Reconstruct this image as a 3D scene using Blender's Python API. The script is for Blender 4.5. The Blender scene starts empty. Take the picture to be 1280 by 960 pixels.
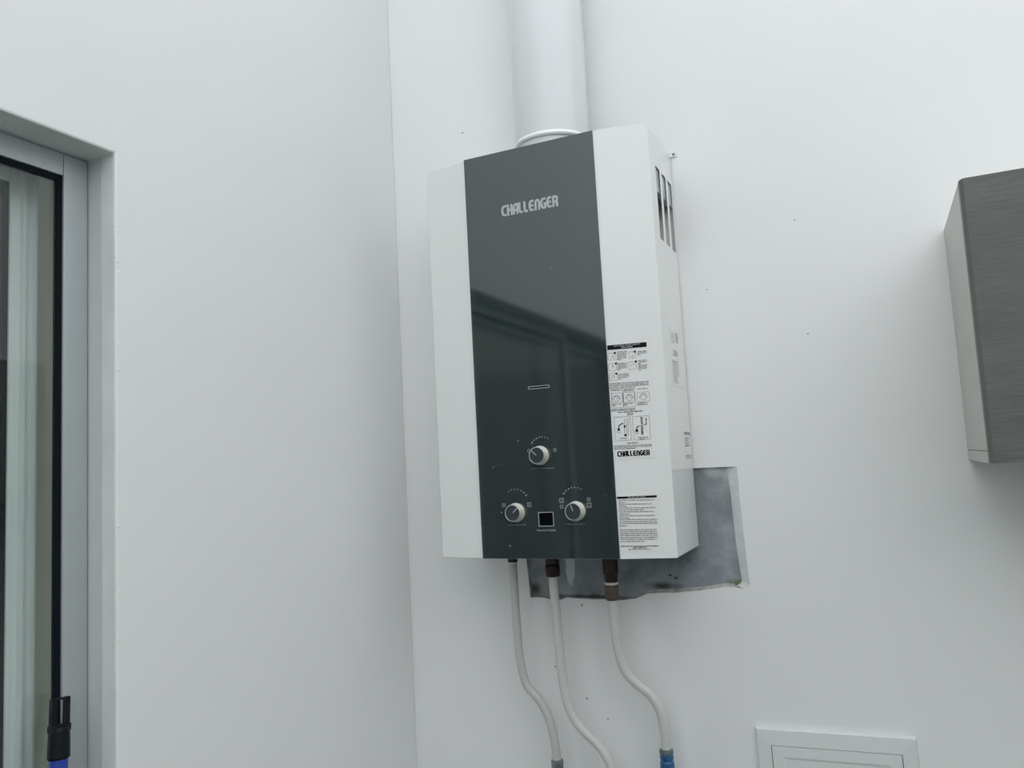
import bpy, bmesh, math, random
from mathutils import Vector, Matrix
rnd = random.Random(7)
S = bpy.context.scene
COL = S.collection
OZ = 1.5                       # height of the heater's underside above the patio floor
XL = -0.3247                   # left wall plane

# ------------------------------------------------------------------ camera
yaw, pitch, roll, f = 0.4274, 0.0992, -0.0526, 992.55
fwd = Vector((-math.sin(yaw)*math.cos(pitch), math.cos(yaw)*math.cos(pitch), math.sin(pitch)))
rt = fwd.cross(Vector((0, 0, 1))).normalized(); up = rt.cross(fwd)
R = math.cos(roll)*rt + math.sin(roll)*up
U = -math.sin(roll)*rt + math.cos(roll)*up
cd = bpy.data.cameras.new('camera'); cam = bpy.data.objects.new('camera', cd); COL.objects.link(cam)
cd.sensor_width = 36; cd.lens = f*36/1280; cd.clip_start = 0.02
m = Matrix((R, U, -fwd)).transposed().to_4x4(); m.translation = Vector((0.4331, -1.1951, 0.136+OZ))
cam.matrix_world = m; S.camera = cam

# ------------------------------------------------------------------ light: overcast sky over the open patio
W = bpy.data.worlds.new('overcast_sky'); S.world = W; W.use_nodes = True
nt = W.node_tree; bg = nt.nodes['Background']
tc = nt.nodes.new('ShaderNodeTexCoord'); nz = nt.nodes.new('ShaderNodeTexNoise'); nz.inputs['Scale'].default_value = 1.6
rp = nt.nodes.new('ShaderNodeValToRGB')
rp.color_ramp.elements[0].position = .3; rp.color_ramp.elements[0].color = (.885, .915, .95, 1)
rp.color_ramp.elements[1].position = .75; rp.color_ramp.elements[1].color = (.985, .985, 1.0, 1)
nt.links.new(tc.outputs['Generated'], nz.inputs['Vector']); nt.links.new(nz.outputs['Fac'], rp.inputs['Fac'])
nt.links.new(rp.outputs['Color'], bg.inputs['Color'])
bg.inputs['Strength'].default_value = 1.5
S.view_settings.view_transform = 'Standard'; S.view_settings.look = 'None'
S.view_settings.gamma = 1; S.view_settings.use_curve_mapping = False
S.view_settings.exposure = 0.42
TOP = 3.3                       # top of the patio walls

# ------------------------------------------------------------------ materials
def mat(name, col, rough=.5, metal=0., ior=1.5, bump=0., bscale=40., bdist=.001, var=0., vscale=3., stretch=None, coat=0.):
    M = bpy.data.materials.new(name); M.use_nodes = True; n = M.node_tree.nodes; L = M.node_tree.links
    p = n['Principled BSDF']; c = (*col, 1)
    p.inputs['Base Color'].default_value = c; p.inputs['Roughness'].default_value = rough
    p.inputs['Metallic'].default_value = metal; p.inputs['IOR'].default_value = ior
    p.inputs['Coat Weight'].default_value = coat; p.inputs['Coat Roughness'].default_value = .05
    t = n.new('ShaderNodeTexCoord'); src = t.outputs['Object']
    if stretch:
        mp = n.new('ShaderNodeMapping'); mp.inputs['Scale'].default_value = stretch
        L.new(src, mp.inputs['Vector']); src = mp.outputs['Vector']
    if var:
        a = n.new('ShaderNodeTexNoise'); a.inputs['Scale'].default_value = vscale; a.inputs['Detail'].default_value = 6
        r = n.new('ShaderNodeValToRGB'); r.color_ramp.elements[0].position = .3; r.color_ramp.elements[1].position = .7
        r.color_ramp.elements[0].color = tuple(x*(1-var) for x in col)+(1,)
        r.color_ramp.elements[1].color = tuple(min(1, x*(1+var)) for x in col)+(1,)
        L.new(src, a.inputs['Vector']); L.new(a.outputs['Fac'], r.inputs['Fac']); L.new(r.outputs['Color'], p.inputs['Base Color'])
    if bump:
        b = n.new('ShaderNodeTexNoise'); b.inputs['Scale'].default_value = bscale; b.inputs['Detail'].default_value = 5
        bm_ = n.new('ShaderNodeBump'); bm_.inputs['Strength'].default_value = bump; bm_.inputs['Distance'].default_value = bdist
        L.new(src, b.inputs['Vector']); L.new(b.outputs['Fac'], bm_.inputs['Height']); L.new(bm_.outputs['Normal'], p.inputs['Normal'])
    return M
M_wall = mat('white_wall_paint', (.80, .815, .81), .75, bump=.35, bscale=9, bdist=.004, var=.012, vscale=2.5)
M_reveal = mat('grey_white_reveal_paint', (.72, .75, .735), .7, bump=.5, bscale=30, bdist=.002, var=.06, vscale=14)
M_greywall = mat('grey_wall_paint', (.50, .52, .50), .75, bump=.3, bscale=9, bdist=.004)
M_floor = mat('dark_floor_tile', (.07, .08, .07), .4, var=.06)
M_case = mat('white_enamel', (.77, .79, .775), .22, bump=.03, bscale=5)
M_glassblk = mat('charcoal_glass', (.015, .026, .028), .06, ior=2.05, bump=.02, bscale=3, coat=.0)
M_dark = mat('black_void', (.002, .003, .004), .7, ior=1.12)
M_inner = mat('grey_sheet_steel', (.42, .45, .46), .4, metal=.2, var=.2, vscale=30)
M_print = mat('silver_print', (.42, .46, .46), .5)
M_print_dim = mat('dim_silver_print', (.22, .25, .25), .5)
M_ink = mat('black_ink', (.010, .010, .012), .7, ior=1.2)
M_ink_grey = mat('grey_ink', (.060, .062, .064), .6)
M_chip = mat('grey_chip', (.22, .22, .21), .8)
M_ink_faint = mat('faded_ink', (.42, .43, .42), .5)
M_ink_mid = mat('grey_faded_ink', (.27, .28, .27), .5)
M_ink_pale = mat('pale_header_lettering', (.33, .33, .34), .5)
M_paper = mat('label_film', (.76, .78, .765), .22)
M_knobside = mat('cream_satin_knob', (.66, .66, .56), .3, metal=.25)
M_knobface = mat('charcoal_knob_face', (.035, .042, .052), .35)
M_rim = mat('silver_rim', (.55, .58, .58), .3, metal=.5)
M_pipe = mat('white_duct_enamel', (.655, .685, .695), .25)
M_hose = mat('white_braided_plastic', (.59, .61, .59), .42, bump=.2, bscale=400, bdist=.0004)
M_hose2 = mat('grey_white_plastic', (.52, .535, .515), .35)
M_brass = mat('oxidised_brown_brass', (.024, .011, .007), .4, metal=.4, var=.5, vscale=90, bump=.4, bscale=200)
M_blacknut = mat('black_rubber_nut', (.012, .014, .014), .5)
M_tape = mat('white_thread_tape', (.70, .70, .68), .6)
M_steelnut = mat('grey_steel_nut', (.20, .23, .24), .45, metal=.6, var=.3, vscale=60)
M_bluetape = mat('blue_paint', (.02, .12, .27), .5, var=.7, vscale=120)
M_alu = mat('brushed_aluminium', (.44, .48, .49), .42, metal=.35, var=.03, vscale=8, stretch=(20, 20, .5))
M_alujamb = mat('matt_aluminium_jamb', (.60, .63, .635), .5, metal=.1)
M_alu2 = mat('pale_aluminium', (.66, .72, .71), .42, metal=0, var=.05, vscale=8, stretch=(20, 20, .5))
M_gasket = mat('black_gasket', (.005, .008, .012), .7, ior=1.2)
M_cabside = mat('beige_melamine', (.47, .475, .43), .4, var=.04, vscale=6, stretch=(1, 1, 6))
M_caband = mat('taupe_edge_band', (.12, .11, .105), .45)
M_blueplastic = mat('blue_plastic', (.012, .045, .33), .35)
M_blackplastic = mat('black_plastic', (.005, .007, .009), .45, ior=1.28)
M_room = mat('olive_grey_room_paint', (.62, .65, .565), .7)
M_panelpaint = mat('white_panel_paint', (.72, .745, .735), .45, bump=.2, bscale=20, bdist=.001)

def wood():
    M = bpy.data.materials.new('grey_wood_laminate'); M.use_nodes = True; n = M.node_tree.nodes; L = M.node_tree.links
    p = n['Principled BSDF']; p.inputs['Roughness'].default_value = .5
    t = n.new('ShaderNodeTexCoord'); mp = n.new('ShaderNodeMapping'); mp.inputs['Scale'].default_value = (24, 24, 330)
    a = n.new('ShaderNodeTexNoise'); a.inputs['Scale'].default_value = 1.3; a.inputs['Detail'].default_value = 9; a.inputs['Roughness'].default_value = .7
    mp2 = n.new('ShaderNodeMapping'); mp2.inputs['Scale'].default_value = (3, 3, 22)
    b = n.new('ShaderNodeTexNoise'); b.inputs['Scale'].default_value = 1.5; b.inputs['Detail'].default_value = 4
    mx = n.new('ShaderNodeMix'); mx.inputs[0].default_value = .35
    r = n.new('ShaderNodeValToRGB')
    r.color_ramp.elements[0].position = .36; r.color_ramp.elements[0].color = (.078, .088, .080, 1)
    r.color_ramp.elements[1].position = .66; r.color_ramp.elements[1].color = (.135, .146, .134, 1)
    L.new(t.outputs['Object'], mp.inputs['Vector']); L.new(mp.outputs['Vector'], a.inputs['Vector'])
    L.new(t.outputs['Object'], mp2.inputs['Vector']); L.new(mp2.outputs['Vector'], b.inputs['Vector'])
    L.new(a.outputs['Fac'], mx.inputs[2]); L.new(b.outputs['Fac'], mx.inputs[3]); L.new(mx.outputs[0], r.inputs['Fac'])
    L.new(r.outputs['Color'], p.inputs['Base Color'])
    bu = n.new('ShaderNodeBump'); bu.inputs['Strength'].default_value = .3; bu.inputs['Distance'].default_value = .0004
    L.new(a.outputs['Fac'], bu.inputs['Height']); L.new(bu.outputs['Normal'], p.inputs['Normal'])
    return M
M_wood = wood()

def cement():
    """bare grey cement with smears of white plaster and a mossy, crumbling lower edge, its shadow line painted dark (object space of the wall)"""
    M = bpy.data.materials.new('bare_cement'); M.use_nodes = True; n = M.node_tree.nodes; L = M.node_tree.links
    p = n['Principled BSDF']; p.inputs['Roughness'].default_value = .7
    t = n.new('ShaderNodeTexCoord')
    a = n.new('ShaderNodeTexNoise'); a.inputs['Scale'].default_value = 20; a.inputs['Detail'].default_value = 9; a.inputs['Roughness'].default_value = .6
    r = n.new('ShaderNodeValToRGB')
    r.color_ramp.elements[0].position = .30; r.color_ramp.elements[0].color = (.15, .178, .195, 1)
    r.color_ramp.elements[1].position = .72; r.color_ramp.elements[1].color = (.37, .40, .42, 1)
    L.new(t.outputs['Object'], a.inputs['Vector']); L.new(a.outputs['Fac'], r.inputs['Fac'])
    cur = r.outputs['Color']
    w = n.new('ShaderNodeTexNoise'); w.inputs['Scale'].default_value = 55; w.inputs['Detail'].default_value = 5
    L.new(t.outputs['Object'], w.inputs['Vector'])
    def blob(cx, cz, rx, rz, col, lo, hi, cur):
        mp = n.new('ShaderNodeMapping'); mp.vector_type = 'TEXTURE'
        mp.inputs['Location'].default_value = (cx, 0, cz+OZ); mp.inputs['Scale'].default_value = (rx, 1, rz)
        ln = n.new('ShaderNodeVectorMath'); ln.operation = 'LENGTH'
        L.new(t.outputs['Object'], mp.inputs['Vector']); L.new(mp.outputs['Vector'], ln.inputs[0])
        ad = n.new('ShaderNodeMath'); ad.operation = 'ADD'; L.new(ln.outputs['Value'], ad.inputs[0]); L.new(w.outputs['Fac'], ad.inputs[1])
        mr = n.new('ShaderNodeMapRange'); mr.inputs['From Min'].default_value = hi; mr.inputs['From Max'].default_value = lo
        L.new(ad.outputs['Value'], mr.inputs['Value'])
        mx = n.new('ShaderNodeMix'); mx.data_type = 'RGBA'; mx.inputs[7].default_value = (*col, 1)
        L.new(mr.outputs['Result'], mx.inputs[0]); L.new(cur, mx.inputs[6]); return mx.outputs[2]
    cur = blob(.207, .112, .016, .016, (.48, .52, .53), .9, 1.6, cur)
    cur = blob(.232, .104, .018, .016, (.42, .46, .47), .9, 1.6, cur)
    cur = blob(-.029, -.030, .0085, .036, (.60, .64, .66), 1.15, 1.5, cur)
    cur = blob(.235, -.055, .022, .008, (.14, .145, .075), .9, 1.7, cur)
    cur = blob(-.092, -.068, .014, .012, (.07, .055, .05), .7, 1.6, cur)
    cur = blob(.120, -.060, .030, .007, (.05, .055, .055), .8, 1.7, cur)  # shadow line above the right part of the lower edge, painted dark
    cur = blob(.000, -.079, .075, .005, (.035, .035, .035), .8, 1.6, cur)  # long thin shadow above the left part of the edge, painted in
    cur = blob(.139, -.048, .004, .003, (.04, .045, .045), .9, 1.5, cur)
    cur = blob(.131, -.044, .003, .002, (.04, .045, .045), .9, 1.5, cur)
    L.new(cur, p.inputs['Base Color'])
    bu = n.new('ShaderNodeBump'); bu.inputs['Strength'].default_value = .8; bu.inputs['Distance'].default_value = .003
    L.new(a.outputs['Fac'], bu.inputs['Height']); L.new(bu.outputs['Normal'], p.inputs['Normal'])
    return M
M_cement = cement()
M_brokenplaster = mat('broken_plaster_edge', (.42, .43, .40), .8, var=.45, vscale=60, bump=.6, bscale=120, bdist=.001)
M_smear = mat('smeared_white_plaster', (.66, .69, .69), .75, var=.1, vscale=50, bump=.5, bscale=70, bdist=.002)

def glass():
    M = bpy.data.materials.new('window_glass'); M.use_nodes = True; n = M.node_tree.nodes; L = M.node_tree.links
    n.remove(n['Principled BSDF']); o = n['Material Output']
    tr = n.new('ShaderNodeBsdfTransparent'); tr.inputs['Color'].default_value = (.965, .985, .975, 1)
    gl = n.new('ShaderNodeBsdfGlossy'); gl.inputs['Roughness'].default_value = .01
    lw = n.new('ShaderNodeLayerWeight'); lw.inputs['Blend'].default_value = .5      # Schlick reflectance from both sides of the pane
    pw = n.new('ShaderNodeMath'); pw.operation = 'POWER'; pw.inputs[1].default_value = 5; L.new(lw.outputs['Facing'], pw.inputs[0])
    fr = n.new('ShaderNodeMath'); fr.operation = 'MULTIPLY_ADD'; fr.inputs[1].default_value = .95; fr.inputs[2].default_value = .042; L.new(pw.outputs[0], fr.inputs[0])
    mx = n.new('ShaderNodeMixShader'); L.new(fr.outputs[0], mx.inputs[0]); L.new(tr.outputs[0], mx.inputs[1]); L.new(gl.outputs[0], mx.inputs[2])
    L.new(mx.outputs[0], o.inputs['Surface']); return M
M_glass = glass()

# ------------------------------------------------------------------ helpers
def link(name, me, mats, parent=None, smooth=False, bevel=0., seg=2):
    for x in (mats if isinstance(mats, (list, tuple)) else [mats]): me.materials.append(x)
    o = bpy.data.objects.new(name, me); COL.objects.link(o)
    if parent: o.parent = parent
    if smooth:
        for p in me.polygons: p.use_smooth = True
    if bevel:
        b = o.modifiers.new('bevel', 'BEVEL'); b.width = bevel; b.segments = seg; b.limit_method = 'ANGLE'; b.angle_limit = math.radians(28)
    return o
def obj(name, bm, mats, parent=None, **k):
    bmesh.ops.recalc_face_normals(bm, faces=bm.faces)
    me = bpy.data.meshes.new(name); bm.to_mesh(me); bm.free(); return link(name, me, mats, parent, **k)
def flat(name, vs, fs, mats, parent=None, **k):
    me = bpy.data.meshes.new(name); me.from_pydata(vs, [], fs); me.update()
    if len(fs) > 1:                          # strokes overlap: lift each a hair above the last
        for i, p in enumerate(me.polygons):
            for v in p.vertices: me.vertices[v].co += p.normal*((i % 12)*1.2e-5)
    return link(name, me, mats, parent, **k)
def bx(bm, x0, x1, y0, y1, z0, z1, mi=0):
    v = [bm.verts.new((x, y, z)) for x in (x0, x1) for y in (y0, y1) for z in (z0, z1)]
    for q in ((0, 1, 3, 2), (4, 6, 7, 5), (0, 4, 5, 1), (2, 3, 7, 6), (0, 2, 6, 4), (1, 5, 7, 3)):
        bm.faces.new([v[i] for i in q]).material_index = mi
def box(name, x0, x1, y0, y1, z0, z1, mt, parent=None, **k):
    bm = bmesh.new(); bx(bm, x0, x1, y0, y1, z0, z1); return obj(name, bm, mt, parent, **k)
def prism(bm, pts, d, mi=0):
    """pts: 3-D polygon, d: extrusion vector"""
    a = [bm.verts.new(p) for p in pts]; b = [bm.verts.new(Vector(p)+Vector(d)) for p in pts]; n = len(pts)
    bm.faces.new(a[::-1]).material_index = mi; bm.faces.new(b).material_index = mi
    for i in range(n): bm.faces.new((a[i], a[(i+1) % n], b[(i+1) % n], b[i])).material_index = mi
def lathe(bm, prof, org=(0, 0, 0), ax=(0, 0, 1), n=32, mi=0):
    """prof: [(radius, height)...] turned about ax through org"""
    ax = Vector(ax).normalized(); u = ax.orthogonal().normalized(); w = ax.cross(u); o = Vector(org); rings = []
    for r, h in prof:
        if r < 1e-6: rings.append([bm.verts.new(o+ax*h)])
        else: rings.append([bm.verts.new(o+ax*h+(u*math.cos(2*math.pi*i/n)+w*math.sin(2*math.pi*i/n))*r) for i in range(n)])
    for A, B in zip(rings, rings[1:]):
        for i in range(n):
            j = (i+1) % n
            q = [A[i % len(A)], A[j % len(A)], B[j % len(B)], B[i % len(B)]]
            q = list(dict.fromkeys(q))
            if len(q) > 2: bm.faces.new(q).material_index = mi
def smoothpath(P, sub=8):
    P = [Vector(p) for p in P]; Q = [P[0]*2-P[1]]+P+[P[-1]*2-P[-2]]; out = []
    for i in range(1, len(Q)-2):
        a, b, c, d = Q[i-1:i+3]
        for k in range(sub):
            t = k/sub; out.append(.5*((2*b)+(c-a)*t+(2*a-5*b+4*c-d)*t*t+(3*b-a-3*c+d)*t**3))
    out.append(P[-1]); return out
def tube(bm, P, r, n=20):
    prev = None; u = None
    for i, p in enumerate(P):
        d = (P[min(i+1, len(P)-1)]-P[max(i-1, 0)]).normalized()
        u = (u-d*u.dot(d)).normalized() if u else d.orthogonal().normalized()
        w = d.cross(u)
        ring = [bm.verts.new(p+(u*math.cos(2*math.pi*k/n)+w*math.sin(2*math.pi*k/n))*r) for k in range(n)]
        if prev:
            for k in range(n): bm.faces.new((prev[k], prev[(k+1) % n], ring[(k+1) % n], ring[k]))
        else: bm.faces.new(ring[::-1])
        prev = ring
    bm.faces.new(prev)
def thing(name, label, cat, loc=(0, 0, 0), group=None):
    o = bpy.data.objects.new(name, None); COL.objects.link(o); o.location = loc; o.empty_display_size = .05
    o['label'] = label; o['category'] = cat
    if group: o['group'] = group
    return o
def struct(o): o['kind'] = 'structure'; return o
def sempty(name):
    o = bpy.data.objects.new(name, None); COL.objects.link(o); return struct(o)

# ------------------------------------------------------------------ structure
# back wall with the broken-out rectangle of bare cement behind the heater
hole = [(-.100, .116), (.2418, .114), (.2425, .07), (.2445, 0), (.2472, -.055), (.2445, -.0585), (.240, -.0612), (.232, -.0608), (.225, -.059),
        (.21, -.0592), (.19, -.0625), (.1689, -.0655), (.155, -.0668), (.1389, -.0688), (.115, -.0692), (.0961, -.0708), (.085, -.0752), (.0769, -.0784),
        (.06, -.081), (.045, -.0818), (.025, -.0805), (.006, -.0813), (-.008, -.0806), (-.0204, -.0805), (-.035, -.079), (-.0476, -.0836), (-.06, -.083),
        (-.0749, -.0805), (-.09, -.080), (-.0986, -.081), (-.0998, -.053), (-.1021, -.02)]
def inset(x, z):
    if x > .23 and z < -.05: return (x-.012, z+.004)
    if x > .24: return (x-.0135+.003*math.sin(z*90), z-.001)
    if z > .1: return (x, z-.001)
    if x < -.098: return (x+.001, z)
    return (x, z+(.0045 if .08 < x < .23 else .0015))
bm = bmesh.new()
X0, X1, H = XL-.15, 3.75, TOP-OZ
outer = [bm.verts.new((x, 0, z+OZ)) for x, z in ((X0, -OZ), (X1, -OZ), (X1, H), (X0, H))]
inn = [bm.verts.new((x, 0, z+OZ)) for x, z in hole]
ed = [bm.edges.new((l[i], l[(i+1) % len(l)])) for l in (outer, inn) for i in range(len(l))]
bmesh.ops.triangle_fill(bm, use_beauty=True, edges=ed)
bck = [bm.verts.new((inset(x, z)[0], .006, inset(x, z)[1]+OZ)) for x, z in hole]
for i in range(len(inn)):
    j = (i+1) % len(inn); fc = bm.faces.new((inn[i], inn[j], bck[j], bck[i]))
    x = (hole[i][0]+hole[j][0])/2; z = (hole[i][1]+hole[j][1])/2
    fc.material_index = 2 if (x > .241) else 1
o4 = [bm.verts.new((v.co.x, .15, v.co.z)) for v in outer]
for i in range(4): bm.faces.new((outer[i], outer[(i+1) % 4], o4[(i+1) % 4], o4[i]))
bm.faces.new(o4)
for fc in bm.faces:
    if fc.material_index == 0 and all(abs(v.co.y) < 1e-6 for v in fc.verts) and fc.normal.y > 0: fc.normal_flip()
me = bpy.data.meshes.new('wall_back'); bm.to_mesh(me); bm.free()
wall_back = struct(link('wall_back', me, [M_wall, M_brokenplaster, M_smear]))
pc = flat('bare_cement', [(inset(x, z)[0], .0055, inset(x, z)[1]+OZ) for x, z in hole], [tuple(range(len(hole)))], M_cement, wall_back)
pc['label'] = 'bare grey cement patch left unpainted in the white wall'
# tiny chips and nail marks on the wall
for x, z, r in ((-.1813, .7164, .0016), (-.2538, .2334, .0016), (.3507, .4641, .001), (.2192, .380, .001), (.3552, .2972, .001), (-.011, -.0905, .0016), (-.062, -.187, .0014), (-.012, -.232, .0016), (.02, -.26, .0013)):
    bm = bmesh.new(); lathe(bm, [(0, 0), (r, 0), (r*.6, .0006), (0, .0007)], (x, 0, z+OZ), (0, -1, 0), 10)
    obj('paint_chip', bm, M_chip, wall_back)

# left wall: one slab with the doorway cut out of it
JY, JZ, DY = -.5850, .5095, -1.95
YS = -2.7
bm = bmesh.new()
prism(bm, [(XL, 0, 0), (XL, 0, TOP), (XL, YS, TOP), (XL, YS, 0), (XL, DY, 0), (XL, DY, JZ+OZ), (XL, JY, JZ+OZ), (XL, JY, 0)], (-.15, 0, 0))
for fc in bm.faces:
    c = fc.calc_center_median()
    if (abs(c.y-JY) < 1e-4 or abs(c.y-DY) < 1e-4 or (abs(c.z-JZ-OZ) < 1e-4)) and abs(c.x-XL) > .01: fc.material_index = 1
wl = struct(obj('wall_left', bm, [M_wall, M_reveal], bevel=.0025))
for z, y in ((.42, .001), (.385, 0), (.372, .001), (.29, 0), (.262, 0), (.17, .001), (.09, 0), (.02, .001), (-.03, 0), (-.17, 0)):
    bm = bmesh.new(); lathe(bm, [(0, 0), (.0019, 0), (.0014, .0004), (0, .0006)], (XL, JY+.003+y, z+OZ), (1, 0, 0), 8)
    obj('plaster_blob', bm, M_wall, wl)
struct(box('wall_right', 3.6, 3.75, YS-.15, .15, 0, TOP, M_greywall))
struct(box('wall_front', XL-.15, 3.6, YS-.15, YS, 0, 2.5, M_wall))
struct(box('floor', XL-3, 3.75, YS-.15, .15, -.1, 0, M_floor))
# room behind the sliding door
struct(box('wall_inner_back', XL-3, XL-.15, -.45, -.35, 0, 2.5, M_room))
bm = bmesh.new()                          # with an unseen opening, added to brighten the room with sky light
bx(bm, XL-3.1, XL-3, YS, -2.45, 0, 2.5); bx(bm, XL-3.1, XL-3, -.55, -.35, 0, 2.5)
bx(bm, XL-3.1, XL-3, -2.45, -.55, 0, .5); bx(bm, XL-3.1, XL-3, -2.45, -.55, 2.35, 2.5)
struct(obj('wall_inner_far', bm, M_room))
struct(box('wall_inner_front', XL-3, XL-.15, YS-.15, YS, 0, 2.5, M_room))
struct(box('ceiling', XL-3.1, XL-.15, YS-.15, -.35, 2.5, 2.6, M_room))

d2 = sempty('added_dark_board')                    # unseen dark boards, added so the heater's front mirrors a darker lower half
M_addedboard = mat('added_board_dark', (.035, .038, .036), .4)
for a in (-1.72, -1.06): box('leaf', a, a+.655, YS+.001, YS+.045, .005, 2.08, M_addedboard, d2, bevel=.003)
box("added_board_trim", -1.80, -.48, YS+.001, YS+.05, 2.09, 2.15, M_room, d2)
box('added_board_trim', -1.80, -1.73, YS+.001, YS+.05, 0, 2.088, M_room, d2)

# ------------------------------------------------------------------ sliding door in the left wall
door = sempty('door_1')
zt = JZ+OZ
box('frame_jamb', XL-.058, XL-.021, JY-.0010, JY-.0002, 0, zt-.0002, M_alujamb, door)
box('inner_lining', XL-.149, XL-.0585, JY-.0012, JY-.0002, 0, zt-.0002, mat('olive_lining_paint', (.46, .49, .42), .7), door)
box('frame_jamb', XL-.130, XL-.021, DY+.0002, DY+.003, 0, zt-.0002, M_alu, door)
box('frame_head', XL-.130, XL-.0425, DY+.003, JY-.003, zt-.0022, zt-.0002, M_alu, door)
box('frame_sill', XL-.130, XL-.0425, DY+.003, JY-.003, 0, .015, M_alu, door)
def leaf(name, xf, xb, y1, y0, z1, ms, stile, rail):
    """xf front face, xb back face; y1 right end, y0 left end"""
    L_ = bpy.data.objects.new(name, None); COL.objects.link(L_); L_.parent = door
    g = .0064
    box('stile', xb, xf, y1-stile, y1, .016, z1, ms, L_, bevel=.0008)
    box('stile', xb, xf, y0, y0+stile, .016, z1, ms, L_, bevel=.0008)
    box('rail', xb, xf, y0+stile+.0006, y1-stile-.0006, z1-rail, z1, ms, L_, bevel=.0008)
    box('rail', xb, xf, y0+stile+.0006, y1-stile-.0006, .016, .016+rail*2, ms, L_, bevel=.0008)
    ya, yb, za, zb = y0+stile, y1-stile, .016+rail*2, z1-rail
    bm = bmesh.new(); xa = xf-.0088; xc = xf-.003
    bx(bm, xa, xc, yb-g, yb, za, zb); bx(bm, xa, xc, ya, ya+g, za, zb)
    bx(bm, xa, xc, ya+g, yb-g, zb-g, zb); bx(bm, xa, xc, ya+g, yb-g, za, za+g)
    obj('gasket', bm, M_gasket, L_)
    xm = xf-.0065
    box('glass_pane', xm-.002, xm+.002, ya+g*.4, yb-g*.4, za+g*.4, zb-g*.4, M_glass, L_)
    return L_
leaf('door_leaf', XL-.042, XL-.060, JY-.0022, -1.265, zt-.0028, M_alu, .0293, .0250)
l2 = leaf('door_leaf', XL-.088, XL-.118, -.6150, DY+.012, zt-.010, M_alu2, .0315, .024)
box('stile_rib', XL-.088, XL-.0855, -.6185, -.6165, .02, zt-.02, M_alu2, l2)
box('stile_rib', XL-.088, XL-.0825, -.6355, -.6320, .02, zt-.02, M_alu2, l2)
box('stile_rib', XL-.088, XL-.0825, -.6215, -.6200, .02, zt-.02, M_alu2, l2)

# ------------------------------------------------------------------ gas water heater
A_, B_, C_, D_, HH = .1035, .0749, .0134, .1499, .60
heater = thing('gas_water_heater', 'white wall-hung gas water heater with charcoal front panel and three knobs', 'water heater', (0, 0, OZ))
def shell():
    bm = bmesh.new(); cache = {}
    def v(x, y, z):
        k = (round(x, 5), round(y, 5), round(z, 5))
        if k not in cache: cache[k] = bm.verts.new(k)
        return cache[k]
    def q(*p): bm.faces.new([v(*a) for a in p])
    w = A_+B_; yb = -.0015; yf = C_-D_
    slots = [(-.1035, -.0805), (-.0675, -.0445), (-.0315, -.0085)]
    ys = [yf]+[s for t in slots for s in t]+[yb]; zs = [0, .441, .548, HH]
    for sx in (1, -1):
        for i in range(len(ys)-1):
            for j in range(3):
                if j == 1 and i % 2 == 1: continue
                q((sx*w, ys[i], zs[j]), (sx*w, ys[i+1], zs[j]), (sx*w, ys[i+1], zs[j+1]), (sx*w, ys[i], zs[j+1]))
        for j in range(3):
            q((sx*A_, -D_, zs[j]), (sx*w, yf, zs[j]), (sx*w, yf, zs[j+1]), (sx*A_, -D_, zs[j+1]))
    for j in range(3): q((-A_, -D_, zs[j]), (A_, -D_, zs[j]), (A_, -D_, zs[j+1]), (-A_, -D_, zs[j+1]))
    for z in (0, HH):
        bm.faces.new([v(w, y, z) for y in ys]+[v(A_, -D_, z), v(-A_, -D_, z)]+[v(-w, y, z) for y in ys][:0]+[v(-w, y, z) for y in ys])
    bm.normal_update()
    for fc in bm.faces:
        if fc.normal.dot(fc.calc_center_median()-Vector((0, -.05, .3))) < 0: fc.normal_flip()
    me = bpy.data.meshes.new('casing'); bm.to_mesh(me); bm.free()
    o = link('casing', me, M_case, heater, bevel=.0014, seg=3)
    return o
shell()
bm = bmesh.new()                          # inner steelwork seen through the side slots
for sx in (1, -1):
    a, b = sorted((sx*.150, sx*.156))
    bx(bm, a, b, -.120, -.006, .05, .50)
    a, b = sorted((sx*.1705, sx*.1765))
    bx(bm, a, b, -.122, -.002, .513, .556)
bx(bm, -.150, .150, -.006, -.003, .02, .58)
obj('inner_frame', bm, [M_inner], heater)
box('combustion_chamber', -.13, .13, -.125, -.012, .10, .56, M_dark, heater)
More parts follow.
